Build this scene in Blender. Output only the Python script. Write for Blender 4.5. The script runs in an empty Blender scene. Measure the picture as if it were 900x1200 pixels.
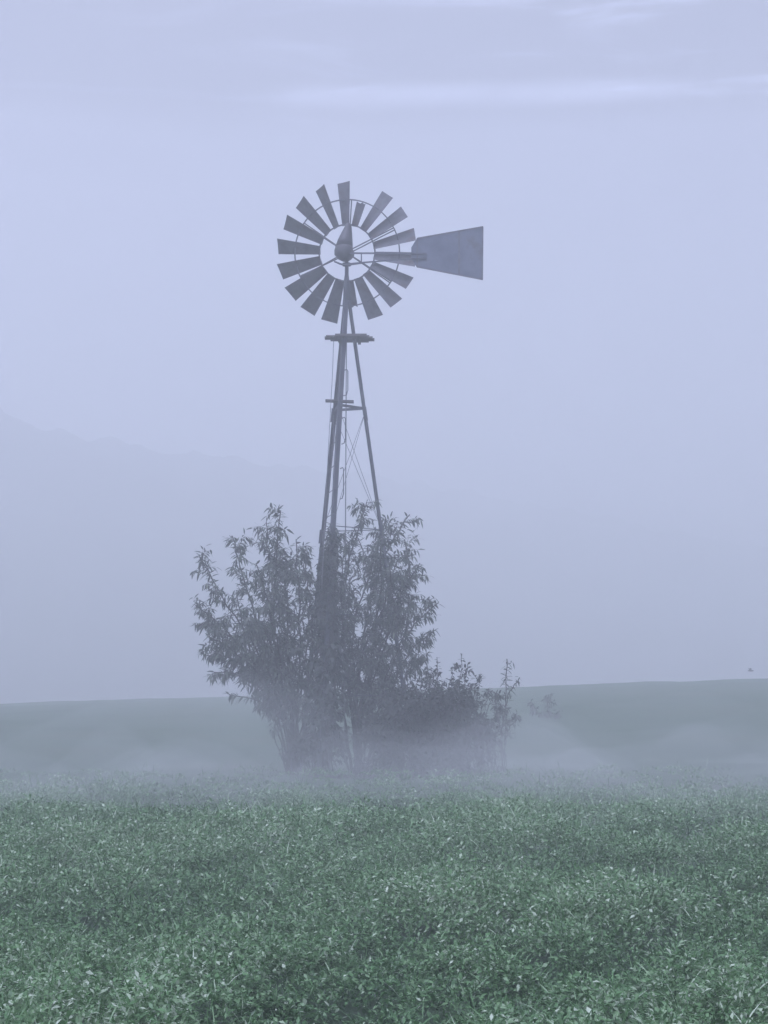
import bpy, math, random
import numpy as np
from mathutils import Vector, Matrix, noise as mnoise

random.seed(7)
RNG = np.random.default_rng(11)
scene = bpy.context.scene
COL = scene.collection
R = math.radians

# ------------------------------------------------------------------ camera
F_PX, HOR = 2000.0, 805.0                 # focal length and level line, in pixels of a 900x1200 frame
PITCH = math.atan((HOR - 600.0) / F_PX)
EYE = 1.6
cam = bpy.data.cameras.new('camera')
cam.sensor_fit = 'VERTICAL'
cam.sensor_height = 36.0
cam.lens = 36.0 * F_PX / 1200.0
cam.clip_start, cam.clip_end = 0.1, 4000.0
cam_o = bpy.data.objects.new('camera', cam)
cam_o.location = (0, 0, EYE)
cam_o.rotation_euler = (math.pi / 2 + PITCH, 0, 0)
COL.objects.link(cam_o)
scene.camera = cam_o

# ------------------------------------------------------------------ render / exposure
scene.view_settings.view_transform = 'Standard'
scene.view_settings.look = 'None'
scene.view_settings.gamma = 1.0
scene.view_settings.exposure = 0.72
scene.view_settings.use_curve_mapping = False
cy = scene.cycles
cy.use_denoising = True
cy.denoiser = 'OPENIMAGEDENOISE'
cy.max_bounces = 14
cy.diffuse_bounces = 3
cy.glossy_bounces = 2
cy.transmission_bounces = 4
cy.volume_bounces = 12
cy.transparent_max_bounces = 8
cy.sample_clamp_indirect = 6.0

# ------------------------------------------------------------------ sky
SUN_ELEV, SUN_AZ = R(58), R(215)          # behind the camera, to the left, lost in cloud
world = bpy.data.worlds.new('World')
scene.world = world
world.use_nodes = True
nt = world.node_tree
nt.nodes.clear()
N = lambda t: nt.nodes.new(t)
L = lambda a, b: nt.links.new(a, b)
out = N('ShaderNodeOutputWorld')
bg = N('ShaderNodeBackground'); bg.inputs['Strength'].default_value = 0.042
sky = N('ShaderNodeTexSky'); sky.sky_type = 'NISHITA'; sky.sun_disc = False
sky.sun_elevation = SUN_ELEV; sky.sun_rotation = SUN_AZ
sky.air_density = 1.2; sky.dust_density = 2.0
tc = N('ShaderNodeTexCoord')
mp = N('ShaderNodeMapping'); mp.inputs['Scale'].default_value = (2.2, 2.2, 13.0)
L(tc.outputs['Generated'], mp.inputs['Vector'])
nz = N('ShaderNodeTexNoise'); nz.inputs['Scale'].default_value = 2.4
nz.inputs['Detail'].default_value = 7.0; nz.inputs['Roughness'].default_value = 0.55
nz.inputs['Distortion'].default_value = 0.5
L(mp.outputs['Vector'], nz.inputs['Vector'])
cr = N('ShaderNodeValToRGB')
SKY_DARK, SKY_LIGHT = (4.0, 4.45, 6.5, 1), (5.2, 5.65, 8.0, 1)
DECK, WISP, HORIZON = 0.78, 2.6, 0.6
cr.color_ramp.elements[0].position = 0.36; cr.color_ramp.elements[0].color = SKY_DARK
cr.color_ramp.elements[1].position = 0.66; cr.color_ramp.elements[1].color = SKY_LIGHT
L(nz.outputs['Fac'], cr.inputs['Fac'])
mx = N('ShaderNodeMixRGB'); mx.inputs['Fac'].default_value = 0.88
L(sky.outputs['Color'], mx.inputs['Color1']); L(cr.outputs['Color'], mx.inputs['Color2'])
def mth(op, a, b=None, clamp=False):
    n = N('ShaderNodeMath'); n.operation = op; n.use_clamp = clamp
    for i, v in enumerate((a, b)):
        if v is None: continue
        if isinstance(v, (int, float)): n.inputs[i].default_value = v
        else: L(v, n.inputs[i])
    return n.outputs[0]
def ramp(v, a, b, lo=0.0, hi=1.0):
    n = N('ShaderNodeMapRange'); n.interpolation_type = 'SMOOTHSTEP'
    for k, x in zip(('From Min', 'From Max', 'To Min', 'To Max'), (a, b, lo, hi)): n.inputs[k].default_value = x
    L(v, n.inputs['Value']); return n.outputs[0]
def cloud_noise(scale, vec, detail=6.0, distort=0.4):
    m = N('ShaderNodeMapping'); m.inputs['Scale'].default_value = vec; L(tc.outputs['Generated'], m.inputs['Vector'])
    n = N('ShaderNodeTexNoise'); n.inputs['Scale'].default_value = scale; n.inputs['Detail'].default_value = detail
    n.inputs['Distortion'].default_value = distort; L(m.outputs['Vector'], n.inputs['Vector'])
    return n.outputs['Fac']
sx = N('ShaderNodeSeparateXYZ'); L(tc.outputs['Generated'], sx.inputs[0]); el = sx.outputs['Z']
# a darker cloud deck above the fog bank, with pale wisps drawn out along it
edge = mth('ADD', el, mth('MULTIPLY', mth('SUBTRACT', cloud_noise(2.2, (1, 1, 3)), 0.5), 0.05))
deck = ramp(edge, 0.312, 0.334)
wisp = ramp(cloud_noise(1.0, (6.5, 6.5, 46.0), 9.0, 0.8), 0.50, 0.72)
wisp = mth('MULTIPLY', wisp, ramp(sx.outputs['X'], -0.16, 0.12, 0.25, 1.15))
streak = mth('SUBTRACT', 1.0, ramp(mth('ABSOLUTE', mth('SUBTRACT', edge, 0.334)), 0.0, 0.009))
streak = mth('MULTIPLY', streak, ramp(cloud_noise(1.0, (9, 9, 12)), 0.30, 0.60, 0.3, 1.0))
streak = mth('MULTIPLY', streak, mth('MULTIPLY', ramp(sx.outputs['X'], -0.08, -0.03), ramp(sx.outputs['X'], 0.10, 0.24, 1.0, 0.1)))
lum = mth('ADD', mth('SUBTRACT', 1.0, mth('MULTIPLY', deck, DECK)), mth('MULTIPLY', mth('MULTIPLY', wisp, deck), WISP))
lum = mth('ADD', lum, mth('MULTIPLY', streak, WISP * 0.9))
lum = mth('ADD', lum, ramp(el, 0.0, 0.34, HORIZON, 0.0))              # fog bank is brightest low down
sc_ = N('ShaderNodeVectorMath'); sc_.operation = 'SCALE'
L(mx.outputs['Color'], sc_.inputs[0]); L(lum, sc_.inputs['Scale'])
L(sc_.outputs['Vector'], bg.inputs['Color']); L(bg.outputs['Background'], out.inputs['Surface'])

# ------------------------------------------------------------------ sun (veiled by the overcast)
sun = bpy.data.lights.new('sun', 'SUN')
sun.energy = 3.7; sun.angle = R(50); sun.color = (0.82, 0.865, 1.2)
sun_o = bpy.data.objects.new('sun', sun)
sd = Vector((math.sin(SUN_AZ) * math.cos(SUN_ELEV), math.cos(SUN_AZ) * math.cos(SUN_ELEV), math.sin(SUN_ELEV)))
sun_o.rotation_euler = sd.to_track_quat('Z', 'Y').to_euler()
sun_o.location = (0, -20, 60)
COL.objects.link(sun_o)

HAZE_DENSITY = 0.0122
MIST_DENSITY, MIST_TOP = 0.082, 1.5
HAZE_COLOR = (0.984, 0.987, 0.996, 1)

# ------------------------------------------------------------------ helpers
def P(px, py, y):
    """World point on the plane at distance y that the photograph shows at pixel (px, py)."""
    u, v = (px - 450.0) / F_PX, (600.0 - py) / F_PX
    c, s = math.cos(PITCH), math.sin(PITCH)
    k = y / (c - v * s)
    return Vector((u * k, y, EYE + k * (s + v * c)))

def tag(o, label=None, cat=None, group=None, kind=None):
    if label: o['label'] = label
    if cat: o['category'] = cat
    if group: o['group'] = group
    if kind: o['kind'] = kind
    return o

def empty(name, loc, label, cat, group=None):
    o = bpy.data.objects.new(name, None)
    o.empty_display_size = 0.3
    o.location = loc
    COL.objects.link(o)
    return tag(o, label, cat, group)

def link(name, me, mat, parent=None, smooth=False):
    o = bpy.data.objects.new(name, me)
    if mat: me.materials.append(mat)
    if smooth:
        me.polygons.foreach_set('use_smooth', np.ones(len(me.polygons), dtype=bool))
    COL.objects.link(o)
    if parent:
        o.parent = parent
        g = Vector((0, 0, 0)); q = parent
        while q: g += q.location; q = q.parent
        o.location = -g                                  # meshes are written in world coordinates
    return o

class MB:
    """Collects verts and faces in world coordinates; build() links them as one mesh object."""
    def __init__(self): self.v, self.f = [], []
    def add(self, vs, fs):
        n = len(self.v); self.v += [tuple(p) for p in vs]
        self.f += [tuple(i + n for i in f) for f in fs]
    def tube(self, pts, rad, sides=6, cap=True):
        pts = [Vector(p) for p in pts]
        if not hasattr(rad, '__len__'): rad = [rad] * len(pts)
        t0 = (pts[1] - pts[0]).normalized()
        a = t0.orthogonal().normalized()
        vs, fs = [], []
        for i, p in enumerate(pts):
            t = (pts[min(i + 1, len(pts) - 1)] - pts[max(i - 1, 0)])
            if t.length < 1e-9: t = t0
            t = t.normalized()
            a = (a - t * a.dot(t))
            a = a.normalized() if a.length > 1e-6 else t.orthogonal().normalized()
            b = t.cross(a)
            for k in range(sides):
                g = 2 * math.pi * k / sides
                vs.append(p + (a * math.cos(g) + b * math.sin(g)) * rad[i])
        for i in range(len(pts) - 1):
            for k in range(sides):
                k2 = (k + 1) % sides
                fs.append((i * sides + k, i * sides + k2, (i + 1) * sides + k2, (i + 1) * sides + k))
        if cap:
            fs.append(tuple(range(sides))[::-1])
            fs.append(tuple((len(pts) - 1) * sides + k for k in range(sides)))
        self.add(vs, fs)
    def box(self, c, sx, sy, sz, M=None):
        vs = []
        for z in (-1, 1):
            for x, y in ((-1, -1), (1, -1), (1, 1), (-1, 1)):
                p = Vector((x * sx / 2, y * sy / 2, z * sz / 2))
                vs.append((M @ p if M else p) + Vector(c))
        self.add(vs, [(3, 2, 1, 0), (4, 5, 6, 7), (0, 1, 5, 4), (1, 2, 6, 5), (2, 3, 7, 6), (3, 0, 4, 7)])
    def bar(self, a, b, w, t, side):
        """Flat bar from a to b, w wide along side, t thick."""
        a, b = Vector(a), Vector(b)
        d = (b - a).normalized(); s = Vector(side); s = (s - d * s.dot(d)).normalized(); n = d.cross(s)
        vs = []
        for p in (a, b):
            for i, j in ((-1, -1), (1, -1), (1, 1), (-1, 1)):
                vs.append(p + s * (i * w / 2) + n * (j * t / 2))
        self.add(vs, [(3, 2, 1, 0), (4, 5, 6, 7), (0, 1, 5, 4), (1, 2, 6, 5), (2, 3, 7, 6), (3, 0, 4, 7)])
    def angle_iron(self, a, b, w, t, n1, n2):
        """L section from a to b with flanges along n1 and n2."""
        a, b = Vector(a), Vector(b)
        prof = ((0, 0), (w, 0), (w, t), (t, t), (t, w), (0, w))
        vs = [p + n1 * x + n2 * y for p in (a, b) for x, y in prof]
        fs = [tuple(range(6))[::-1], tuple(range(6, 12))]
        for k in range(6):
            k2 = (k + 1) % 6
            fs.append((k, k2, 6 + k2, 6 + k))
        self.add(vs, fs)
    def prism(self, poly, off):
        """Flat polygon (world points) given thickness by the vector off."""
        n = len(poly); off = Vector(off)
        vs = [Vector(p) for p in poly] + [Vector(p) + off for p in poly]
        fs = [tuple(range(n))[::-1], tuple(range(n, 2 * n))]
        fs += [(k, (k + 1) % n, n + (k + 1) % n, n + k) for k in range(n)]
        self.add(vs, fs)
    def build(self, name, mat, parent=None, smooth=False):
        me = bpy.data.meshes.new(name)
        me.from_pydata(self.v, [], self.f)
        me.validate()
        return link(name, me, mat, parent, smooth)

def array_mesh(name, V, F, tint=None):
    """Fast mesh from numpy arrays; F is a list of (n,k) index arrays (k = 3 or 4); tint is one float per vertex."""
    me = bpy.data.meshes.new(name)
    V = np.ascontiguousarray(V, dtype=np.float32)
    me.vertices.add(len(V)); me.vertices.foreach_set('co', V.ravel())
    loops = np.concatenate([f.ravel() for f in F]).astype(np.int32)
    tot = np.concatenate([np.full(len(f), f.shape[1]) for f in F]).astype(np.int32)
    start = np.concatenate([[0], np.cumsum(tot)[:-1]]).astype(np.int32)
    me.loops.add(len(loops)); me.loops.foreach_set('vertex_index', loops)
    me.polygons.add(len(tot)); me.polygons.foreach_set('loop_start', start)
    me.update(calc_edges=True)
    if tint is not None:
        at = me.attributes.new('tint', 'FLOAT', 'POINT')
        at.data.foreach_set('value', np.ascontiguousarray(tint, dtype=np.float32))
    return me

# ------------------------------------------------------------------ materials
def new_mat(name):
    m = bpy.data.materials.new(name); m.use_nodes = True
    return m, m.node_tree, m.node_tree.nodes['Principled BSDF']

def noise_ramp(t, scale, stops, detail=5.0, rough=0.6, coord='Object', stretch=None, vec=None):
    tcn = t.nodes.new('ShaderNodeTexCoord')
    n = t.nodes.new('ShaderNodeTexNoise')
    n.inputs['Scale'].default_value = scale; n.inputs['Detail'].default_value = detail
    n.inputs['Roughness'].default_value = rough
    src = tcn.outputs[coord]
    if stretch:
        m = t.nodes.new('ShaderNodeMapping'); m.inputs['Scale'].default_value = stretch
        t.links.new(src, m.inputs['Vector']); src = m.outputs['Vector']
    t.links.new(src, n.inputs['Vector'])
    r = t.nodes.new('ShaderNodeValToRGB')
    e = r.color_ramp.elements
    while len(e) < len(stops): e.new(0.5)
    for el, (p, c) in zip(e, stops): el.position = p; el.color = (*c, 1)
    t.links.new(n.outputs['Fac'], r.inputs['Fac'])
    return n, r

def metal_mat(name, stops, scale=3.0, rough=0.6, metallic=0.3, stretch=None):
    m, t, b = new_mat(name)
    n, r = noise_ramp(t, scale, stops, stretch=stretch)
    t.links.new(r.outputs['Color'], b.inputs['Base Color'])
    b.inputs['Roughness'].default_value = rough; b.inputs['Metallic'].default_value = metallic
    bp = t.nodes.new('ShaderNodeBump'); bp.inputs['Strength'].default_value = 0.25; bp.inputs['Distance'].default_value = 0.004
    n2, _ = noise_ramp(t, scale * 14, [(0, (0, 0, 0)), (1, (1, 1, 1))])
    t.links.new(n2.outputs['Fac'], bp.inputs['Height']); t.links.new(bp.outputs['Normal'], b.inputs['Normal'])
    return m

M_STEEL = metal_mat('weathered_steel', [(0.3, (0.052, 0.056, 0.075)), (0.55, (0.08, 0.085, 0.11)), (0.75, (0.075, 0.06, 0.055))], 1.5)
M_BLADE = metal_mat('weathered_blade_steel', [(0.32, (0.05, 0.05, 0.06)), (0.5, (0.12, 0.12, 0.14)), (0.68, (0.075, 0.055, 0.05))], 3.2, 0.65, 0.2)
M_VANE = metal_mat('faded_vane_paint', [(0.3, (0.06, 0.075, 0.115)), (0.55, (0.11, 0.125, 0.175)), (0.7, (0.075, 0.072, 0.085))], 3.4, 0.6, 0.1)
M_HOOD = metal_mat('dark_motor_steel', [(0.3, (0.045, 0.045, 0.055)), (0.7, (0.075, 0.07, 0.08))], 2.0, 0.55, 0.2)
M_WOOD = metal_mat('grey_weathered_wood', [(0.3, (0.06, 0.055, 0.055)), (0.7, (0.12, 0.11, 0.105))], 4.0, 0.85, 0.0, stretch=(1, 9, 9))
M_WIRE = metal_mat('galvanised_wire', [(0.3, (0.14, 0.14, 0.16)), (0.7, (0.2, 0.2, 0.22))], 2.0, 0.5, 0.4)

def bark_mat():
    m, t, b = new_mat('tree_bark')
    n, r = noise_ramp(t, 9.0, [(0.3, (0.03, 0.027, 0.026)), (0.7, (0.075, 0.065, 0.06))], stretch=(1, 1, 0.2))
    t.links.new(r.outputs['Color'], b.inputs['Base Color']); b.inputs['Roughness'].default_value = 0.9
    bp = t.nodes.new('ShaderNodeBump'); bp.inputs['Strength'].default_value = 0.5; bp.inputs['Distance'].default_value = 0.01
    t.links.new(n.outputs['Fac'], bp.inputs['Height']); t.links.new(bp.outputs['Normal'], b.inputs['Normal'])
    return m
M_BARK = bark_mat()

def leaf_mat(name, stops, rough=0.45, spec=0.5, trans=0.25):
    m, t, b = new_mat(name)
    a = t.nodes.new('ShaderNodeAttribute'); a.attribute_name = 'tint'
    r = t.nodes.new('ShaderNodeValToRGB'); e = r.color_ramp.elements
    while len(e) < len(stops): e.new(0.5)
    for el, (p, c) in zip(e, stops): el.position = p; el.color = (*c, 1)
    t.links.new(a.outputs['Fac'], r.inputs['Fac'])
    t.links.new(r.outputs['Color'], b.inputs['Base Color'])
    b.inputs['Roughness'].default_value = rough
    b.inputs['Specular IOR Level'].default_value = spec
    if trans > 0:
        tr = t.nodes.new('ShaderNodeBsdfTranslucent'); t.links.new(r.outputs['Color'], tr.inputs['Color'])
        mxs = t.nodes.new('ShaderNodeMixShader'); mxs.inputs['Fac'].default_value = trans
        o = t.nodes['Material Output']
        t.links.new(b.outputs['BSDF'], mxs.inputs[1]); t.links.new(tr.outputs['BSDF'], mxs.inputs[2])
        t.links.new(mxs.outputs['Shader'], o.inputs['Surface'])
    return m

M_LEAF = leaf_mat('tree_leaf', [(0.0, (0.026, 0.037, 0.031)), (0.55, (0.06, 0.077, 0.056)), (0.78, (0.12, 0.14, 0.105)), (1.0, (0.26, 0.29, 0.22))], 0.38, 0.6, 0.25)
M_VINE = leaf_mat('vine_leaf', [(0.0, (0.02, 0.028, 0.026)), (1.0, (0.05, 0.062, 0.045))], 0.5, 0.4, 0.1)
M_BRUSH = leaf_mat('brush_leaf', [(0.0, (0.032, 0.038, 0.036)), (0.7, (0.062, 0.068, 0.058)), (1.0, (0.08, 0.085, 0.06))], 0.6, 0.3, 0.15)
M_CROP = leaf_mat('crop_leaf', [(0.0, (0.026, 0.072, 0.026)), (0.45, (0.125, 0.26, 0.10)), (0.8, (0.24, 0.38, 0.19)), (1.0, (0.55, 0.64, 0.48))], 0.42, 0.55, 0.25)

def ground_mat():
    m, t, b = new_mat('field_soil_and_growth')
    n, r = noise_ramp(t, 0.22, [(0.3, (0.060, 0.105, 0.062)), (0.5, (0.078, 0.13, 0.075)), (0.72, (0.10, 0.13, 0.08))], 8.0, 0.65)
    t.links.new(r.outputs['Color'], b.inputs['Base Color']); b.inputs['Roughness'].default_value = 1.0
    b.inputs['Specular IOR Level'].default_value = 0.1
    n2, _ = noise_ramp(t, 5.0, [(0, (0, 0, 0)), (1, (1, 1, 1))], 8.0, 0.7)
    bp = t.nodes.new('ShaderNodeBump'); bp.inputs['Strength'].default_value = 1.0; bp.inputs['Distance'].default_value = 0.12
    t.links.new(n2.outputs['Fac'], bp.inputs['Height']); t.links.new(bp.outputs['Normal'], b.inputs['Normal'])
    return m
M_GROUND = ground_mat()

def hill_mat():
    m, t, b = new_mat('wooded_hillside')
    n, r = noise_ramp(t, 0.12, [(0.3, (0.03, 0.045, 0.035)), (0.7, (0.06, 0.075, 0.055))], 8.0, 0.7)
    t.links.new(r.outputs['Color'], b.inputs['Base Color']); b.inputs['Roughness'].default_value = 1.0
    return m
M_HILL = hill_mat()

# ------------------------------------------------------------------ the field
def sstep(a, b, x):
    t = np.clip((x - a) / (b - a), 0, 1)
    return t * t * (3 - 2 * t)

def vnoise(x, y, seed=0.0):
    """Smooth value noise on arrays, about -1..1."""
    xi, yi = np.floor(x), np.floor(y)
    fx, fy = x - xi, y - yi
    fx, fy = fx * fx * (3 - 2 * fx), fy * fy * (3 - 2 * fy)
    def h(i, j):
        s = np.sin(i * 127.1 + j * 311.7 + seed * 74.7) * 43758.5453
        return s - np.floor(s)
    a, b, c, d = h(xi, yi), h(xi + 1, yi), h(xi, yi + 1), h(xi + 1, yi + 1)
    return 2 * ((a * (1 - fx) + b * fx) * (1 - fy) + (c * (1 - fx) + d * fx) * fy) - 1

def ground_z(x, y):
    x, y = np.asarray(x, float), np.asarray(y, float)
    z = -0.02 * sstep(14, 20, y) + 0.20 * sstep(19, 29, y)          # the windmill stands on slightly higher ground
    z = z + 1.18 * np.clip((y - 32) / 46, 0, 1) ** 1.15            # the far slope
    z = z + np.where(y > 78, -0.0012 * np.clip(y - 78, 0, 160) ** 1.5, 0)       # and its crest
    xl = 45 * np.tanh(x / 45)
    z = z + xl * 0.031 * np.clip((y - 24) / 54, 0, 1.1)            # falls away to the left
    z = z + 0.05 * vnoise(x / 3.1, y / 3.1, 1) + 0.02 * vnoise(x / 0.9, y / 0.9, 2)
    z = z + 0.05 * vnoise(x / 1.5, y / 2.1, 8) * sstep(45, 65, y)
    z = z + 0.10 * vnoise(x / 17, y / 13, 3) * sstep(25, 60, y)
    return z

def build_field():
    ys = np.concatenate([np.linspace(-55, 2, 12), np.linspace(3, 40, 90), np.linspace(41, 135, 95), np.linspace(140, 400, 32)])
    xs = np.concatenate([np.linspace(-300, -42, 16), np.linspace(-40, 40, 121), np.linspace(42, 300, 16)])
    X, Y = np.meshgrid(xs, ys)
    V = np.stack([X, Y, ground_z(X, Y)], -1).reshape(-1, 3)
    nx, ny = len(xs), len(ys)
    i = np.arange(ny - 1)[:, None] * nx + np.arange(nx - 1)[None, :]
    F = np.stack([i, i + 1, i + nx + 1, i + nx], -1).reshape(-1, 4)
    o = link('field', array_mesh('field', V, [F]), M_GROUND, None, True)
    tag(o, kind='structure')
build_field()

def build_hill():
    # ridge line traced from the photograph
    prof = [(-900, 440), (-500, 445), (-200, 460), (0, 480), (45, 503), (100, 519), (200, 531), (330, 546), (430, 559), (520, 573), (620, 592), (760, 618), (900, 640), (1100, 670), (1700, 730)]
    px = np.array([p[0] for p in prof]); py = np.array([p[1] for p in prof])
    n = 420
    sx = np.linspace(-900, 1700, n); sy = np.interp(sx, px, py)
    D = np.interp(sx, (0, 250, 430, 620), (238, 256, 296, 338))           # the ridge runs away from us to the right
    xr = (sx - 450) / F_PX * D; zr = EYE + (HOR - sy) / F_PX * D
    rows = [(-75, 0.0), (-55, 0.22), (-35, 0.55), (-20, 0.78), (-10, 0.92), (-4, 0.985), (0, 1.0), (8, 0.97), (25, 0.75), (45, 0.3), (60, 0.0)]
    V = []
    for j, (dy, k) in enumerate(rows):
        bump = 1.7 * vnoise(xr / 3.3, np.full(n, j * 1.7), 5) + 0.8 * vnoise(xr / 1.3, np.full(n, j * 2.9), 6)
        V.append(np.stack([xr, D + dy + 1.5 * bump, -6 + (zr + 6) * k + bump * (0.3 + 0.7 * k) * (k > 0)], -1))
    V = np.concatenate(V)
    i = np.arange(len(rows) - 1)[:, None] * n + np.arange(n - 1)[None, :]
    F = np.stack([i, i + 1, i + n + 1, i + n], -1).reshape(-1, 4)
    tag(link('hill', array_mesh('hill', V, [F]), M_HILL, None, True), kind='structure')
build_hill()

# ------------------------------------------------------------------ haze over the whole place
def build_haze():
    m = bpy.data.materials.new('haze'); m.use_nodes = True
    t = m.node_tree; t.nodes.clear()
    o = t.nodes.new('ShaderNodeOutputMaterial'); v = t.nodes.new('ShaderNodeVolumePrincipled')
    v.inputs['Color'].default_value = HAZE_COLOR
    v.inputs['Density'].default_value = HAZE_DENSITY
    v.inputs['Anisotropy'].default_value = 0.3
    t.links.new(v.outputs['Volume'], o.inputs['Volume'])
    mb = MB()
    z0, z1 = -14.0, 63.0
    mb.box((0, 172, (z0 + z1) / 2), 680, 464, z1 - z0)
    tag(mb.build('haze', m), kind='stuff')
build_haze()

def build_mist():
    # the thicker ground mist lying in the hollow round the windmill: a low wide lens of even density
    m = bpy.data.materials.new('mist'); m.use_nodes = True
    t = m.node_tree; t.nodes.clear()
    o = t.nodes.new('ShaderNodeOutputMaterial'); v = t.nodes.new('ShaderNodeVolumePrincipled')
    v.inputs['Color'].default_value = HAZE_COLOR; v.inputs['Density'].default_value = MIST_DENSITY
    v.inputs['Anisotropy'].default_value = 0.3
    t.links.new(v.outputs['Volume'], o.inputs['Volume'])
    mb = MB(); n, k = 360, 40; vs = []; fs = []
    for j in range(k + 1):                                          # rings outwards, a lumpy top over a flat underside
        p = j / k
        for i in range(n):
            g = 2 * math.pi * i / n
            x, y = 60 * p * math.cos(g), 23.5 + 16.5 * p * math.sin(g)
            lump = 1 + .20 * float(vnoise(x / 6.0, y / 3.5, 31)) + .30 * float(vnoise(x / 1.7, y / 1.3, 32)) + .2 * float(vnoise(x / .8, y / .7, 33))
            vs.append((x, y, -1.2 + (MIST_TOP + 1.2) * (1 - p) ** 1.25 * lump if j < k else -1.2))
    for j in range(k):
        for i in range(n):
            i2 = (i + 1) % n
            fs.append((j * n + i, (j + 1) * n + i, (j + 1) * n + i2, j * n + i2))
    fs.append(tuple(k * n + i for i in range(n))[::-1])
    fs.append(tuple(i for i in range(n)))
    vs[:n] = [(0.02 * math.cos(2 * math.pi * i / n), 23.5 + 0.02 * math.sin(2 * math.pi * i / n), MIST_TOP * 1.05) for i in range(n)]
    mb.add(vs, fs)
    tag(mb.build('mist', m, None, True), kind='stuff')
build_mist()

# ------------------------------------------------------------------ windmill
WD = 29.0
HUB_PX, HUB_PY = 406.3, 296.3
MPP = (P(HUB_PX + 10, HUB_PY, WD).x - P(HUB_PX, HUB_PY, WD).x) / 10      # metres per photo pixel at the hub

def build_windmill():
    hub = P(HUB_PX, HUB_PY, WD)
    ax_x = P(404.3, 600, WD).x
    base_z = float(ground_z(ax_x, WD))
    root = empty('windmill', (ax_x, WD, base_z), 'old grey steel farm windmill rising out of the trees in fog', 'windmill')
    Z = lambda py: P(404, py, WD).z
    apex_z = Z(331)
    mpp2 = WD / F_PX * 1.005
    slope = 0.148
    def leg_pt(k, z, extra=0.0):
        r = max(0.045, slope * (apex_z - z)) + extra
        a = R(11 + 120 * k)
        cx = ax_x + (hub.x - ax_x) * (z - base_z) / (hub.z - base_z)
        return Vector((cx + r * math.cos(a), WD + r * math.sin(a), z))
    # legs: three angle irons
    for k in range(3):
        mb = MB()
        a, b = leg_pt(k, base_z - 0.3), leg_pt(k, Z(338))
        inward = Vector((-math.cos(R(11 + 120 * k)), -math.sin(R(11 + 120 * k)), 0))
        n1 = Matrix.Rotation(R(45), 3, 'Z') @ inward; n2 = Matrix.Rotation(R(-45), 3, 'Z') @ inward
        mb.angle_iron(a, b, 0.07, 0.009, n1, n2)
        for py in (478, 620, 720, 800):                          # splice plates
            c = leg_pt(k, Z(py + 6)); mb.bar(c + (b - a).normalized() * -0.12, c + (b - a).normalized() * 0.12, 0.085, 0.012, n1 + n2 * 0.01)
        mb.build('leg', M_STEEL, root)
    # horizontal girts and crossed wire braces, bay by bay
    levels = [478, 620, 722, 815]
    for i, py in enumerate(levels):
        z = Z(py)
        for k in range(3):
            mb = MB(); a, b = leg_pt(k, z), leg_pt((k + 1) % 3, z)
            w = 0.045 if i == 0 else 0.014
            mb.bar(a, b, w, 0.008 if i == 0 else 0.006, (0, 0, 1))
            mb.build('girt', M_STEEL, root)
    for za, zb in zip([Z(482)] + [Z(p) for p in levels[1:]], [Z(p) for p in levels[1:]] + [base_z + 0.2]):
        for k in range(3):
            k2 = (k + 1) % 3
            for (a, b) in ((leg_pt(k, za), leg_pt(k2, zb)), (leg_pt(k2, za), leg_pt(k, zb))):
                mb = MB(); off = Vector((0, 0.008 if a.x < b.x else -0.008, 0))
                mb.tube([a + off, (a + b) / 2 + off + Vector((0, 0, -0.012)), b + off], 0.0042, 5)
                mb.build('brace_wire', M_WIRE, root)
    # step board across the left legs
    mb = MB(); c = P(398, 470.3, WD - 0.22)
    mb.box(c, 33 * mpp2, 0.16, 0.03, Matrix.Rotation(R(2), 3, 'Y'))
    mb.build('step_board', M_WOOD, root)
    # ladder: loops of bent rod on the near leg, with thin rungs between the two left legs
    for (x0, x1, y0, y1) in ((401.5, 407.6, 433, 464), (400.5, 404.8, 489, 520.5), (398.5, 402.6, 548, 585)):
        d = WD - 0.25 - (y0 - 400) / 400
        mb = MB()
        mb.tube([P(x0, y0 + 1.2, d), P(x1 - 1, y0, d), P(x1, y0 + 2, d), P(x1, y1 - 7, d), P(x1 - 1.6, y1 - 1, d), P(x0 - 0.5, y1, d)], 0.0085, 6)
        mb.build('ladder_step', M_STEEL, root)
    for py in (425, 452, 498, 520, 548, 577, 606):
        mb = MB(); z = Z(py)
        a, b = leg_pt(1, z), leg_pt(2, z)
        e = (a - b) * 0.14
        mb.tube([a + e * 0.4, b - e], 0.006, 5)
        mb.build('ladder_rung', M_STEEL, root)
    # pump rod and furl wire down the middle
    mb = MB(); zc = base_z + 0.2
    mb.tube([(hub.x, WD, Z(330)), (ax_x, WD, zc)], 0.009, 6)
    mb.build('pump_rod', M_WIRE, root)
    mb = MB()
    mb.tube([P(391, 399, WD - 0.25), P(389.5, 440, WD - 0.35), P(384, 540, WD - 0.7), P(377, 690, WD - 1.0)], 0.006, 5)
    mb.build('furl_wire', M_WIRE, root)
    # wooden platform, seen from below
    pz = Z(396.2); pc = P(409.5, 396, WD)
    mb = MB()
    ypl = [(-0.235 + 0.118 * i) for i in range(5)]
    ext = [(-0.24, 0.30), (-0.40, 0.345), (-0.425, 0.40), (-0.33, 0.43), (-0.2, 0.33)]
    for yy, (xa, xb) in zip(ypl, ext):
        mb.box((pc.x + (xa + xb) / 2, WD + yy, pz + random.uniform(-.003, .003)), xb - xa, 0.11, 0.038)
    plat = mb.build('platform', M_WOOD, root)
    for s in (-0.16, 0.17):
        mb = MB(); mb.box((pc.x + s, WD, pz - 0.042), 0.05, 0.5, 0.042)
        mb.build('bearer', M_WOOD, plat)
    # mast pipe between the leg heads and the motor
    mb = MB()
    mb.tube([(hub.x, WD, Z(352)), (hub.x, WD, Z(333)), (hub.x, WD, Z(322)), (hub.x, WD, Z(306))], [0.06, 0.055, 0.035, 0.03], 10)
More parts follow.
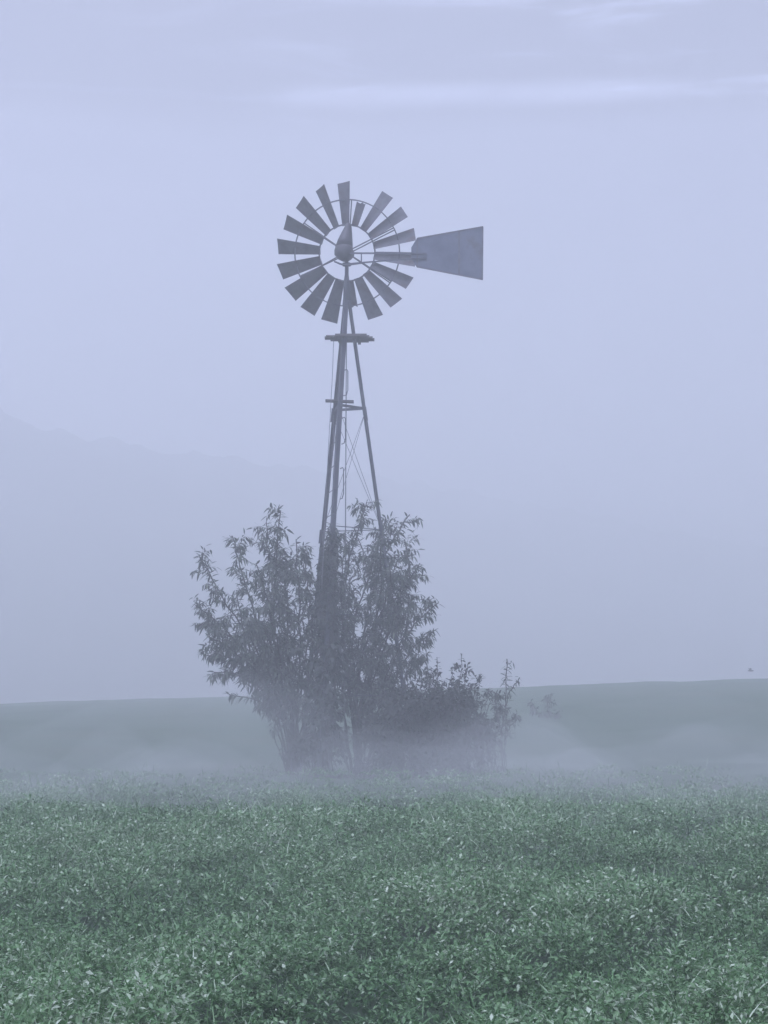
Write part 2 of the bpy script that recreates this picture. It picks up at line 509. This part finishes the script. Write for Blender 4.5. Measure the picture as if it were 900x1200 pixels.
    mb.tube([(hub.x, WD, Z(311.5)), (hub.x, WD, Z(308.5))], 0.075, 12)
    mb.build('mast', M_STEEL, root, True)

    # motor (gear case) with a tall pointed hood
    YM = WD - 0.10
    motor_rings = [(-0.17, -0.02, 0.055), (-0.13, -0.03, 0.12), (-0.06, -0.045, 0.165), (0.02, -0.05, 0.162), (0.08, -0.045, 0.15)]
    hood_rings = [(0.08, -0.045, 0.152), (0.2, -0.026, 0.128), (0.32, 0.0, 0.095), (0.42, 0.022, 0.066), (0.48, 0.032, 0.047), (0.5, 0.033, 0.012)]
    def loft(rings, yk):
        mb = MB(); n = 20; vs, fs = [], []
        for dz, cx, hw in rings:
            for k in range(n):
                g = 2 * math.pi * k / n
                vs.append((hub.x + cx + hw * math.cos(g), YM + yk * hw * math.sin(g), hub.z + dz))
        for i in range(len(rings) - 1):
            for k in range(n):
                k2 = (k + 1) % n
                fs.append((i * n + k, i * n + k2, (i + 1) * n + k2, (i + 1) * n + k))
        fs.append(tuple(range(n))[::-1]); fs.append(tuple((len(rings) - 1) * n + k for k in range(n)))
        mb.add(vs, fs); return mb
    motor = loft(motor_rings, 1.25).build('motor', M_HOOD, root, True)
    loft(hood_rings, 1.2).build('hood', M_HOOD, motor, True)
    mb = MB()                                                             # turntable bow under the motor
    mb.tube([P(392, 306.4, YM - 0.1), P(398, 309, YM - 0.16), P(405, 311, YM - 0.18), P(414, 309.5, YM - 0.16), P(424, 308, YM - 0.12)], 0.016, 6)
    mb.build('turntable_bow', M_STEEL, motor, True)

    # wheel, seen from behind with the tail folded alongside it
    YAW, TILT, PITCH_B = R(-7), R(9), R(-44)
    WY = WD + 0.24
    W0 = Vector((hub.x, WY, hub.z + 0.24 * math.tan(R(14.3))))
    MW = Matrix.Rotation(YAW, 3, 'Z') @ Matrix.Rotation(TILT, 3, 'X')
    def wp(r, ang, ax=0.0):
        """Point of the wheel: radius, clockwise angle from the top, distance along the axle (away from the camera)."""
        return W0 + MW @ Vector((r * math.sin(ang), ax, r * math.cos(ang)))
    mb = MB()
    mb.tube([wp(0, 0, -0.30), wp(0, 0, 0.2)], 0.035, 10)
    for s in (-0.12, 0.14): mb.tube([wp(0, 0, s - 0.015), wp(0, 0, s + 0.015)], 0.11, 16)
    wheel = mb.build('wheel', M_STEEL, root)
    for rr, w in ((0.492, 0.011), (0.925, 0.0095)):
        mb = MB(); n = 72
        ring = [wp(rr, 2 * math.pi * k / n) for k in range(n)]
        vs, fs = [], []
        for k in range(n):
            a = 2 * math.pi * k / n
            for dr, da in ((-w, -w), (w, -w), (w, w), (-w, w)): vs.append(wp(rr + dr, a, da * 1.6))
        for k in range(n):
            k2 = (k + 1) % n
            for j in range(4):
                j2 = (j + 1) % 4
                fs.append((k * 4 + j, k * 4 + j2, k2 * 4 + j2, k2 * 4 + j))
        mb.add(vs, fs); mb.build('rim', M_STEEL, wheel)
    for k in range(6):
        a = R(5 + 60 * k)
        for s, da in ((-0.12, -1.6), (0.14, 1.6)):
            mb = MB(); mb.tube([wp(0.1, a + R(da), s), wp(0.925, a + R(da * 0.6), 0.03 if s > 0 else -0.03)], 0.0105, 6)
            mb.build('spoke', M_STEEL, wheel)
    angs = [358.4, 17.6, 36.9, 56.6, 76.0, 96.6, 117.2, 136.6, 156.9, 176.5, 196.2, 216.0, 236.1, 256.4, 276.6, 297.3, 317.8, 338.7]
    for k, ad in enumerate(angs):
        a = R(ad + random.uniform(-.5, .5)); short = {1: 0.90, 9: 0.945}.get(k)
        r0, r1 = 0.475, (short or 1.232) + random.uniform(-.008, .008)
        wob = R(random.uniform(-4, 4))
        if k == 17: wob = R(-9)
        mb = MB(); nr, nc = 7, 6; vs = []
        er = MW @ Vector((math.sin(a), 0, math.cos(a)))                       # outward
        et = MW @ Vector((math.cos(a), 0, -math.sin(a)))                      # along the turn
        ea = MW @ Vector((0, 1, 0))
        for side in (0, 1):
            for i in range(nr):
                u = i / (nr - 1); r = r0 + (r1 - r0) * u
                full = (r - 0.475) / (1.232 - 0.475)
                half = (0.185 + (0.365 - 0.185) * full) / 2
                pb = PITCH_B + wob + R(4) * (0.5 - full)
                cd = et * math.cos(pb) + ea * math.sin(pb); nd = et * -math.sin(pb) + ea * math.cos(pb)
                for j in range(nc):
                    s = -1 + 2 * j / (nc - 1)
                    camber = 0.012 * (1 - s * s) * (0.6 + 0.4 * full)
                    tip = 0.0
                    if short and i == nr - 1: tip = 0.02 * math.sin(j * 2.3 + k)   # ragged broken end
                    vs.append(W0 + er * (r + tip) + cd * (half * s) + nd * (camber + (0.004 if side else 0)))
        fs = []; o = nr * nc
        for i in range(nr - 1):
            for j in range(nc - 1):
                q = (i * nc + j, i * nc + j + 1, (i + 1) * nc + j + 1, (i + 1) * nc + j)
                fs.append(q[::-1]); fs.append(tuple(o + x for x in q))
        edge = [j for j in range(nc)] + [i * nc + nc - 1 for i in range(1, nr)] + [(nr - 1) * nc + j for j in range(nc - 2, -1, -1)] + [i * nc for i in range(nr - 2, 0, -1)]
        for p_, q_ in zip(edge, edge[1:] + edge[:1]): fs.append((p_, q_, o + q_, o + p_))
        mb.add(vs, fs)
        b = mb.build('blade', M_BLADE, wheel)
        if short: b['label'] = 'short broken-off blade'

    # tail: two arms and a flared vane
    TD = WD - 0.30
    mb = MB()
    mb.bar(P(410, 296.6, TD), P(500, 297.2, TD), 0.028, 0.012, (0, 0, 1))
    mb.bar(P(405, 309.6, TD), P(452, 305.4, TD), 0.026, 0.012, (0, 0, 1))
    mb.bar(P(450, 305.6, TD), P(500, 302.5, TD), 0.026, 0.0121, (0, 0, 1))
    mb.bar(P(423.5, 296.8, TD + .012), P(423.5, 308.4, TD + .012), 0.02, 0.01, (1, 0, 0))
    tail = mb.build('tail', M_STEEL, root)
    outline = [(482, 290), (489, 278.6), (566.3, 265.0), (565.8, 328.3), (488.5, 313.4), (482, 303)]
    off = Vector((0, 0.02, 0))
    mb = MB(); mb.prism([P(x, y, TD + 0.02) for x, y in outline], (0, 0.006, 0))
    vane = mb.build('vane', M_VANE, tail)
    mb = MB()
    edge = [P(x, y, TD + 0.016) for x, y in ((489, 279.4), (565.6, 265.9), (565.1, 327.3), (489, 312.6))]
    for a, b in zip(edge, edge[1:] + edge[:1]): mb.bar(a, b, 0.026, 0.007, (0.3, 0, 1) if abs((b - a).x) > 0.4 else (1, 0, 0))
    mb.bar(P(538, 270.2, TD + .0165), P(538, 322.6, TD + .0165), 0.03, 0.006, (1, 0, 0))
    mb.build('stiffener', M_BLADE, vane)
    return root
build_windmill()

# ------------------------------------------------------------------ woody plants
class Plant:
    def __init__(self, name, seed):
        self.name = name; self.wood = MB(); self.leaves = []; self.rs = random.Random(seed)
    def curve(self, pts, n):
        """Catmull-Rom through pts."""
        pts = [Vector(p) for p in pts]; q = [pts[0] * 2 - pts[1]] + pts + [pts[-1] * 2 - pts[-2]]
        out = []
        segs = len(pts) - 1
        for i in range(n + 1):
            t = i / n * segs; k = min(int(t), segs - 1); u = t - k
            a, b, c, d = q[k:k + 4]
            out.append(0.5 * ((2 * b) + (c - a) * u + (2 * a - 5 * b + 4 * c - d) * u * u + (3 * b - a - 3 * c + d) * u ** 3))
        return out
    def leafy(self, pts, spacing, size, start=0.15, droop=0.7, dens=1.0):
        rs = self.rs; acc = 0; side = rs.random() * 6.28
        tot = sum((b - a).length for a, b in zip(pts, pts[1:])); run = 0
        for a, b in zip(pts, pts[1:]):
            seg = b - a; ln = seg.length
            if ln < 1e-6: continue
            d = seg / ln; n1 = d.orthogonal().normalized(); n2 = d.cross(n1)
            s = 0
            while acc + (ln - s) >= spacing:
                s += spacing - acc; acc = 0
                if (run + s) / tot < start or rs.random() > dens: continue
                side += 2.4 + rs.uniform(-.5, .5)
                o = n1 * math.cos(side) + n2 * math.sin(side)
                dr = (d * rs.uniform(.3, .9) + o * rs.uniform(.6, 1.0) + Vector((0, 0, -droop * rs.uniform(.4, 1.3)))).normalized()
                self.leaves.append((a + d * s, dr, size * rs.uniform(.7, 1.25), droop * rs.uniform(.3, 1.0)))
            acc += ln - s; run += ln
    def shoot(self, p, d, length, r, spacing, size, droop, depth, dens, sag=0.25):
        rs = self.rs; n = 6; pts = [p]; q = p.copy(); dd = d.normalized()
        for i in range(n):
            dd = (dd + Vector((rs.gauss(0, .14), rs.gauss(0, .14), rs.gauss(0, .12) - sag * (i / n)))).normalized()
            q = q + dd * (length / n); pts.append(q)
        self.wood.tube(pts, [r * (1 - .8 * i / n) for i in range(n + 1)], 4 if r < .008 else 6, False)
        self.leafy(pts, spacing, size, .12, droop, dens)
        if depth > 0:
            for _ in range(rs.choice((2, 3, 3))):
                k = rs.randint(1, n - 2)
                ax = Vector((rs.gauss(0, 1), rs.gauss(0, 1), rs.gauss(0.25, .7))).normalized()
                self.shoot(pts[k], (pts[k + 1] - pts[k]).normalized() * .7 + ax * .75, length * rs.uniform(.4, .7), r * .6, spacing, size, droop, depth - 1, dens, sag)
    def limb(self, pts, r0, r1, shoots, slen, spacing, size, droop=.7, t0=.3, depth=1, dens=1.0, up=.35, tipleaf=True):
        rs = self.rs; n = 22; c = self.curve(pts, n)
        c = [p + Vector((rs.gauss(0, .012), rs.gauss(0, .012), 0)) if 0 < i < n else p for i, p in enumerate(c)]
        self.wood.tube(c, [r0 + (r1 - r0) * (i / n) ** .8 for i in range(n + 1)], 8)
        for j in range(shoots):
            t = t0 + (1 - t0) * (j + rs.random()) / shoots
            k = min(int(t * n), n - 1); d = (c[k + 1] - c[k]).normalized()
            ax = Vector((rs.gauss(0, 1), rs.gauss(0, 1), rs.gauss(up, .55))).normalized()
            self.shoot(c[k], d * .55 + ax * .85, slen * rs.uniform(.55, 1.1) * (1.1 - .55 * t), max(.004, (r0 + (r1 - r0) * t) * .5), spacing, size, droop, depth, dens)
        if tipleaf:
            self.leafy(c[int(n * .72):], spacing * .8, size, 0, droop, dens)
    def build(self, loc, label, cat, leaf_mat, wide=.23, group=None, crown='crown', trunk='trunk'):
        root = empty(self.name, loc, label, cat, group)
        self.wood.build(trunk, M_BARK, root, True)
        nl = len(self.leaves); rg = np.random.default_rng(len(self.leaves))
        Pt = np.array([tuple(l[0]) for l in self.leaves]); D = np.array([tuple(l[1]) for l in self.leaves])
        S = np.array([l[2] for l in self.leaves])[:, None]; K = np.array([l[3] for l in self.leaves])[:, None]
        up = np.array([0, 0, 1.0]) + rg.normal(0, .35, (nl, 3))
        side = np.cross(D, up); side /= np.linalg.norm(side, axis=1, keepdims=True) + 1e-9
        nrm = np.cross(side, D)
        w = S * wide * rg.uniform(.8, 1.15, (nl, 1))
        def at(t, sgn, hw, fold):
            sag = np.zeros((nl, 3)); sag[:, 2] = (-K * S * .45 * t * t)[:, 0]
            return Pt + D * S * t + sag + side * sgn * w * hw + nrm * fold * w
        verts = np.stack([at(0, 0, 0, 0), at(.32, -1, .48, .12), at(.32, 1, .48, .12), at(.66, -1, .36, .1), at(.66, 1, .36, .1), at(1.0, 0, 0, 0)], 1)
        V = verts.reshape(-1, 3); b = np.arange(nl)[:, None] * 6
        tri = np.concatenate([b + np.array([[0, 2, 1]]), b + np.array([[3, 4, 5]])]); quad = b + np.array([[1, 2, 4, 3]])
        tint = np.repeat(np.clip(rg.beta(1.5, 1.9, nl), 0, 1), 6)
        link(crown, array_mesh(crown, V, [tri, quad], tint), leaf_mat, root, True)
        return root

def px_limb(pts, d0, d1):
    """Photo pixels to a limb that leaves distance d0 at its foot for d1 at its tip."""
    n = len(pts)
    return [P(x, y, d0 + (d1 - d0) * (i / (n - 1)) ** 1.2) for i, (x, y) in enumerate(pts)]

def foot(px, d):
    x = P(px, 890, d).x
    return Vector((x, d, float(ground_z(x, d))))

def grow(plant, base_px, base_d, limbs, spread=.05, **kw):
    b = foot(base_px, base_d)
    for pts, dd, r0, shoots, slen in limbs:
        l = px_limb(pts, base_d, base_d + dd)
        tx = pts[-1][0] - base_px
        off = Vector((plant.rs.uniform(-1, 1) * spread + tx * .001, plant.rs.uniform(-1, 1) * spread * 2, -0.15))
        l[0] = l[0] + Vector((plant.rs.uniform(-1, 1) * spread * 2, 0, 0))
        plant.limb([b + off] + l, r0 * .6, .008, shoots, slen, **kw)
    return b

TL = dict(spacing=.0255, size=.128, t0=.3, droop=.66)
ta = Plant('leafy_tree', 3)
ba = grow(ta, 345, 28.7, [
    ([(338, 840), (322, 750), (322, 670), (329, 598)], -.3, .055, 27, .62),
    ([(345, 830), (336, 740), (318, 660), (312, 612)], .5, .045, 19, .55),
    ([(335, 840), (308, 750), (286, 680), (272, 628)], .1, .045, 21, .55),
    ([(332, 850), (306, 770), (264, 705), (233, 650)], -.6, .04, 21, .5),
    ([(330, 850), (300, 780), (258, 732), (229, 709)], .6, .035, 21, .5),
    ([(330, 855), (308, 795), (270, 760), (243, 745)], -.9, .03, 19, .5),
    ([(330, 855), (308, 810), (275, 790), (251, 788)], .3, .025, 17, .42),
    ([(350, 840), (352, 750), (350, 690), (347, 632)], -.7, .045, 24, .6),
    ([(345, 840), (328, 770), (316, 710), (300, 660)], -1.1, .04, 21, .6),
    ([(350, 840), (360, 760), (362, 700), (356, 660)], .9, .04, 22, .5),
    ([(340, 845), (318, 800), (292, 760), (278, 700)], 1.2, .04, 20, .6),
    ([(340, 845), (330, 790), (318, 750), (320, 700)], 1.0, .03, 20, .55),
    ([(332, 852), (306, 800), (270, 772), (240, 768)], .1, .028, 20, .45),
    ([(334, 850), (304, 785), (268, 745), (240, 730)], 1.0, .03, 20, .5),
    ([(338, 845), (322, 770), (304, 730), (288, 740)], -1.3, .03, 22, .5),
    ([(342, 845), (338, 760), (336, 700), (334, 650)], .3, .035, 24, .55),
    ([(328, 868), (322, 846), (304, 822), (268, 814)], -.2, .014, 6, .2),
    ([(352, 855), (360, 810), (366, 770), (366, 720)], -.5, .03, 16, .45),
], **TL)
ta.build(ba, 'leafy multi-stemmed tree with drooping narrow leaves, spreading left of the windmill legs', 'tree', M_LEAF, wide=.27)

tb = Plant('leafy_tree', 5)
bb = grow(tb, 418, 29.4, [
    ([(410, 840), (402, 740), (408, 660), (430, 588)], -.5, .055, 27, .6),
    ([(418, 830), (428, 730), (450, 655), (480, 603)], .3, .05, 24, .58),
    ([(428, 840), (440, 760), (468, 700), (492, 660)], -.9, .045, 22, .55),
    ([(446, 845), (458, 790), (484, 735), (514, 706)], .2, .04, 22, .48),
    ([(446, 850), (462, 800), (484, 760), (508, 740)], -.5, .035, 18, .42),
    ([(416, 830), (414, 740), (434, 670), (452, 606)], .9, .045, 22, .58),
    ([(408, 830), (396, 740), (390, 680), (392, 612)], .6, .045, 22, .5),
    ([(420, 840), (428, 760), (452, 705), (468, 650)], -1.2, .04, 21, .58),
    ([(412, 840), (404, 770), (400, 720), (402, 660)], -1.0, .04, 19, .55),
    ([(420, 840), (438, 765), (446, 690), (446, 630)], -1.1, .04, 22, .6),
    ([(424, 840), (448, 755), (478, 690), (474, 632)], -.7, .04, 21, .52),
    ([(420, 840), (436, 760), (440, 700), (420, 632)], .2, .04, 20, .6),
    ([(424, 840), (446, 770), (462, 715), (456, 660)], -1.5, .035, 24, .5),
    ([(428, 845), (454, 790), (474, 740), (480, 700)], -1.4, .03, 22, .48),
    ([(450, 850), (470, 805), (486, 775), (496, 772)], .8, .03, 17, .42),
    ([(398, 850), (392, 800), (396, 750), (400, 700)], .6, .03, 16, .5),
], **TL)
tb.build(bb, 'leafy multi-stemmed tree with drooping narrow leaves, reaching right of the windmill legs', 'tree', M_LEAF, wide=.27)

# climbing vine wrapped round the near leg
vp = Plant('climbing_vine', 9)
bv = foot(379, 27.95)
for k in range(26):
    ang0 = k * 2.1
    pts = [bv + Vector((random.uniform(-.2, .2), random.uniform(-.15, .15), -.05))]
    top = random.uniform(618, 720)
    for i in range(1, 9):
        t = i / 8; py = 885 + (top - 885) * t
        xc = 379 + (392 - 379) * (885 - py) / 285
        rr = (6 + 7 * (k % 3) / 2) * (1.2 - .7 * t)
        pts.append(P(xc - 2 + rr * math.cos(ang0 + t * 6), py, 27.98 + .45 * t + .014 * rr * math.sin(ang0 + t * 6)))
    vp.limb(pts, .012, .004, 16, .32, .028, .11, droop=.9, t0=.1, depth=0, dens=1.0)
vp.build(bv, 'dark climbing vine wrapped thickly round the near leg of the windmill', 'vine', M_VINE, wide=.5, crown='foliage', trunk='stem')

# brush on the right of the trees
br = Plant('bush', 13)
bbr = foot(520, 28.3)
spec = []
for k in range(84):
    bx = random.uniform(342, 590) if k % 4 == 0 else 448 + 140 * random.betavariate(1.3, 1.7)
    top = float(np.interp(bx, (340, 395, 440, 465, 490, 530, 556, 578, 594), (866, 862, 846, 812, 799, 797, 806, 828, 852))) + random.uniform(-4, 30)
    dd = random.uniform(-1.1, 1.0); lean = random.uniform(-34, 30)
    spec.append(([(bx, 874), (bx + lean * .3, 874 * .45 + top * .55), (bx + lean, top)], dd, .007, 12, .36 if bx < 565 else .2))
for tx, ty in ((462, 772), (500, 778), (512, 770), (541, 766), (548, 778), (565, 792), (582, 812), (590, 838), (450, 800), (530, 782)):
    spec.append(([(520 + (tx - 520) * .6, 862), (520 + (tx - 520) * .85, 815), (tx, ty)], random.uniform(-.7, .7), .007, 9, .26))
for pts, dd, r0, sh, sl in spec:
    l = px_limb(pts, 28.3 + dd * .5, 28.3 + dd)
    st = foot(pts[0][0] + random.uniform(-6, 6), 28.3 + dd * .5); st.z -= .1
    br.limb([st] + l, r0, .005, sh, sl, .025, .09, droop=.6, t0=.06, depth=1, dens=.9)
br.build(bbr, 'dense low thicket of brush right of the windmill trees, loose twigs on top', 'bush', M_BRUSH, wide=.42, crown='foliage', trunk='stem')

sp = Plant('sapling', 17)
bs = grow(sp, 590, 28.0, [
    ([(590, 860), (592, 825), (594, 772)], .1, .012, 19, .2),
    ([(590, 860), (596, 815), (609, 794)], -.1, .012, 10, .16),
    ([(589, 865), (584, 840), (580, 812)], .2, .012, 13, .2),
    ([(592, 868), (600, 848), (606, 836)], -.2, .012, 10, .2),
], spread=.015, spacing=.035, size=.11, depth=0, t0=.35)
sp.build(bs, 'slender sapling with one upright leafy tip at the right edge of the bush', 'sapling', M_LEAF, crown='foliage', trunk='stem')

sp2 = Plant('sapling', 19)
b2 = grow(sp2, 640, 50.0, [
    ([(640, 862), (641, 840), (646, 812)], 0, .02, 14, .4),
    ([(640, 862), (634, 842), (622, 822)], .4, .014, 11, .35),
    ([(640, 862), (648, 846), (656, 832)], -.4, .014, 11, .35),
], spread=.02, spacing=.035, size=.15, depth=1, t0=.45)
sp2.build(b2, 'faint low sapling standing alone in the fog right of the bush', 'sapling', M_BRUSH, crown='foliage', trunk='stem')

# ------------------------------------------------------------------ the crop
def crop():
    parts_V, parts_T = [], []
    quads, base = [], 0
    def bed(y0, y1, plants_m2, leaves, scale, margin):
        hw = lambda y: .24 * y + margin
        area_n = int(plants_m2 * (y1 - y0) * 2 * hw((y0 + y1) / 2))
        y = y0 + (y1 - y0) * np.sqrt(RNG.random(area_n) * (1 - (hw(y0) / hw(y1)) ** 2) + (hw(y0) / hw(y1)) ** 2) if False else RNG.uniform(y0, y1, area_n)
        x = RNG.uniform(-1, 1, area_n) * hw(y)
        patch = vnoise(x / 1.1, y / 1.9, 21) * .75 + vnoise(x / .4, y / .5, 22) * .45
        keep = RNG.random(area_n) < np.clip(.95 + .8 * patch, .42, 1) * (1 - .85 * sstep(21, 27, y))
        x, y, patch = x[keep], y[keep], patch[keep]
        h = .39 + .17 * patch + RNG.normal(0, .05, len(x))
        h = np.clip(h, .16, .7)
        h = h * (1 - .62 * sstep(14, 25, y))
        rad = (.13 + .05 * RNG.random(len(x))) * scale ** .5
        n = len(x) * leaves
        rep = lambda a: np.repeat(a, leaves)
        X, Y, H, RD = rep(x), rep(y), rep(h), rep(rad)
        az = RNG.uniform(0, 2 * np.pi, n)
        q = np.sqrt(RNG.random(n))
        zz = H * (.45 + .55 * np.sqrt(np.clip(1 - q * q * .8, 0, 1)) * RNG.uniform(.75, 1.05, n))
        px_, py_ = X + RD * q * np.cos(az), Y + RD * q * np.sin(az)
        pz_ = ground_z(px_, py_) + zz
        blade = RNG.random(n) < .035
        ln = np.where(blade, RNG.uniform(.06, .15, n), RNG.uniform(.018, .042, n)) * scale
        wd = np.where(blade, .006 * scale, ln * RNG.uniform(.32, .55, n))
        az2 = az + RNG.normal(0, .9, n)
        el = np.where(blade, RNG.uniform(.5, 1.35, n), RNG.normal(.15, .55, n))
        D = np.stack([np.cos(az2) * np.cos(el), np.sin(az2) * np.cos(el), np.sin(el)], 1)
        up = np.stack([RNG.normal(0, .45, n), RNG.normal(0, .45, n), np.ones(n)], 1)
        S = np.cross(D, up); S /= np.linalg.norm(S, axis=1, keepdims=True) + 1e-9
        Nn = np.cross(S, D)
        B = np.stack([px_, py_, pz_], 1); ln, wd = ln[:, None], wd[:, None]
        v = np.stack([B, B + D * ln * .5 + S * wd * .5 + Nn * wd * .15, B + D * ln - Nn * ln * .12, B + D * ln * .5 - S * wd * .5 + Nn * wd * .15], 1)
        t = np.clip(RNG.beta(1.5, 2.0, n) + .28 * rep(patch) , 0, 1)
        t = np.where(RNG.random(n) < .025, 1.0, t)
        return v.reshape(-1, 3), np.repeat(t, 4)
    for args in ((4.2, 9, 34, 320, .88, 1.2), (9, 14, 32, 200, 1.0, 1.4), (14, 22, 22, 110, 1.35, 1.6), (22, 27.5, 10, 60, 1.7, 2.0)):
        v, t = bed(*args); parts_V.append(v); parts_T.append(t)
    V = np.concatenate(parts_V); T = np.concatenate(parts_T)
    F = np.arange(len(V)).reshape(-1, 4)
    print('crop leaves', len(F))
    o = link('crop', array_mesh('crop', V, [F], T), M_CROP)
    tag(o, 'low leafy green crop covering the near field', 'crop', kind='stuff')
crop()

# ------------------------------------------------------------------ a bird, far off over the field
def bird():
    c = P(879.5, 786, 75)
    mb = MB(); n = 8
    prof = [(-.13, .006), (-.09, .022), (0, .036), (.08, .03), (.12, .02), (.15, .003)]
    mb.tube([c + Vector((x, 0, 0)) for x, _ in prof], [r for _, r in prof], n)
    for s in (-1, 1):
        w = [c + Vector((.05, 0, .015)), c + Vector((.02, s * .12, .09)), c + Vector((-.06, s * .24, .12)), c + Vector((-.05, s * .1, .07)), c + Vector((-.06, 0, .015))]
        mb.prism(w, (0, 0, .006))
    m, t, b = new_mat('dark_feathers')
    nn, r = noise_ramp(t, 20.0, [(.3, (.02, .02, .022)), (.7, (.045, .042, .042))])
    t.links.new(r.outputs['Color'], b.inputs['Base Color']); b.inputs['Roughness'].default_value = .7
    tag(mb.build('bird', m), 'tiny dark bird in the fog above the right end of the field', 'bird')
bird()
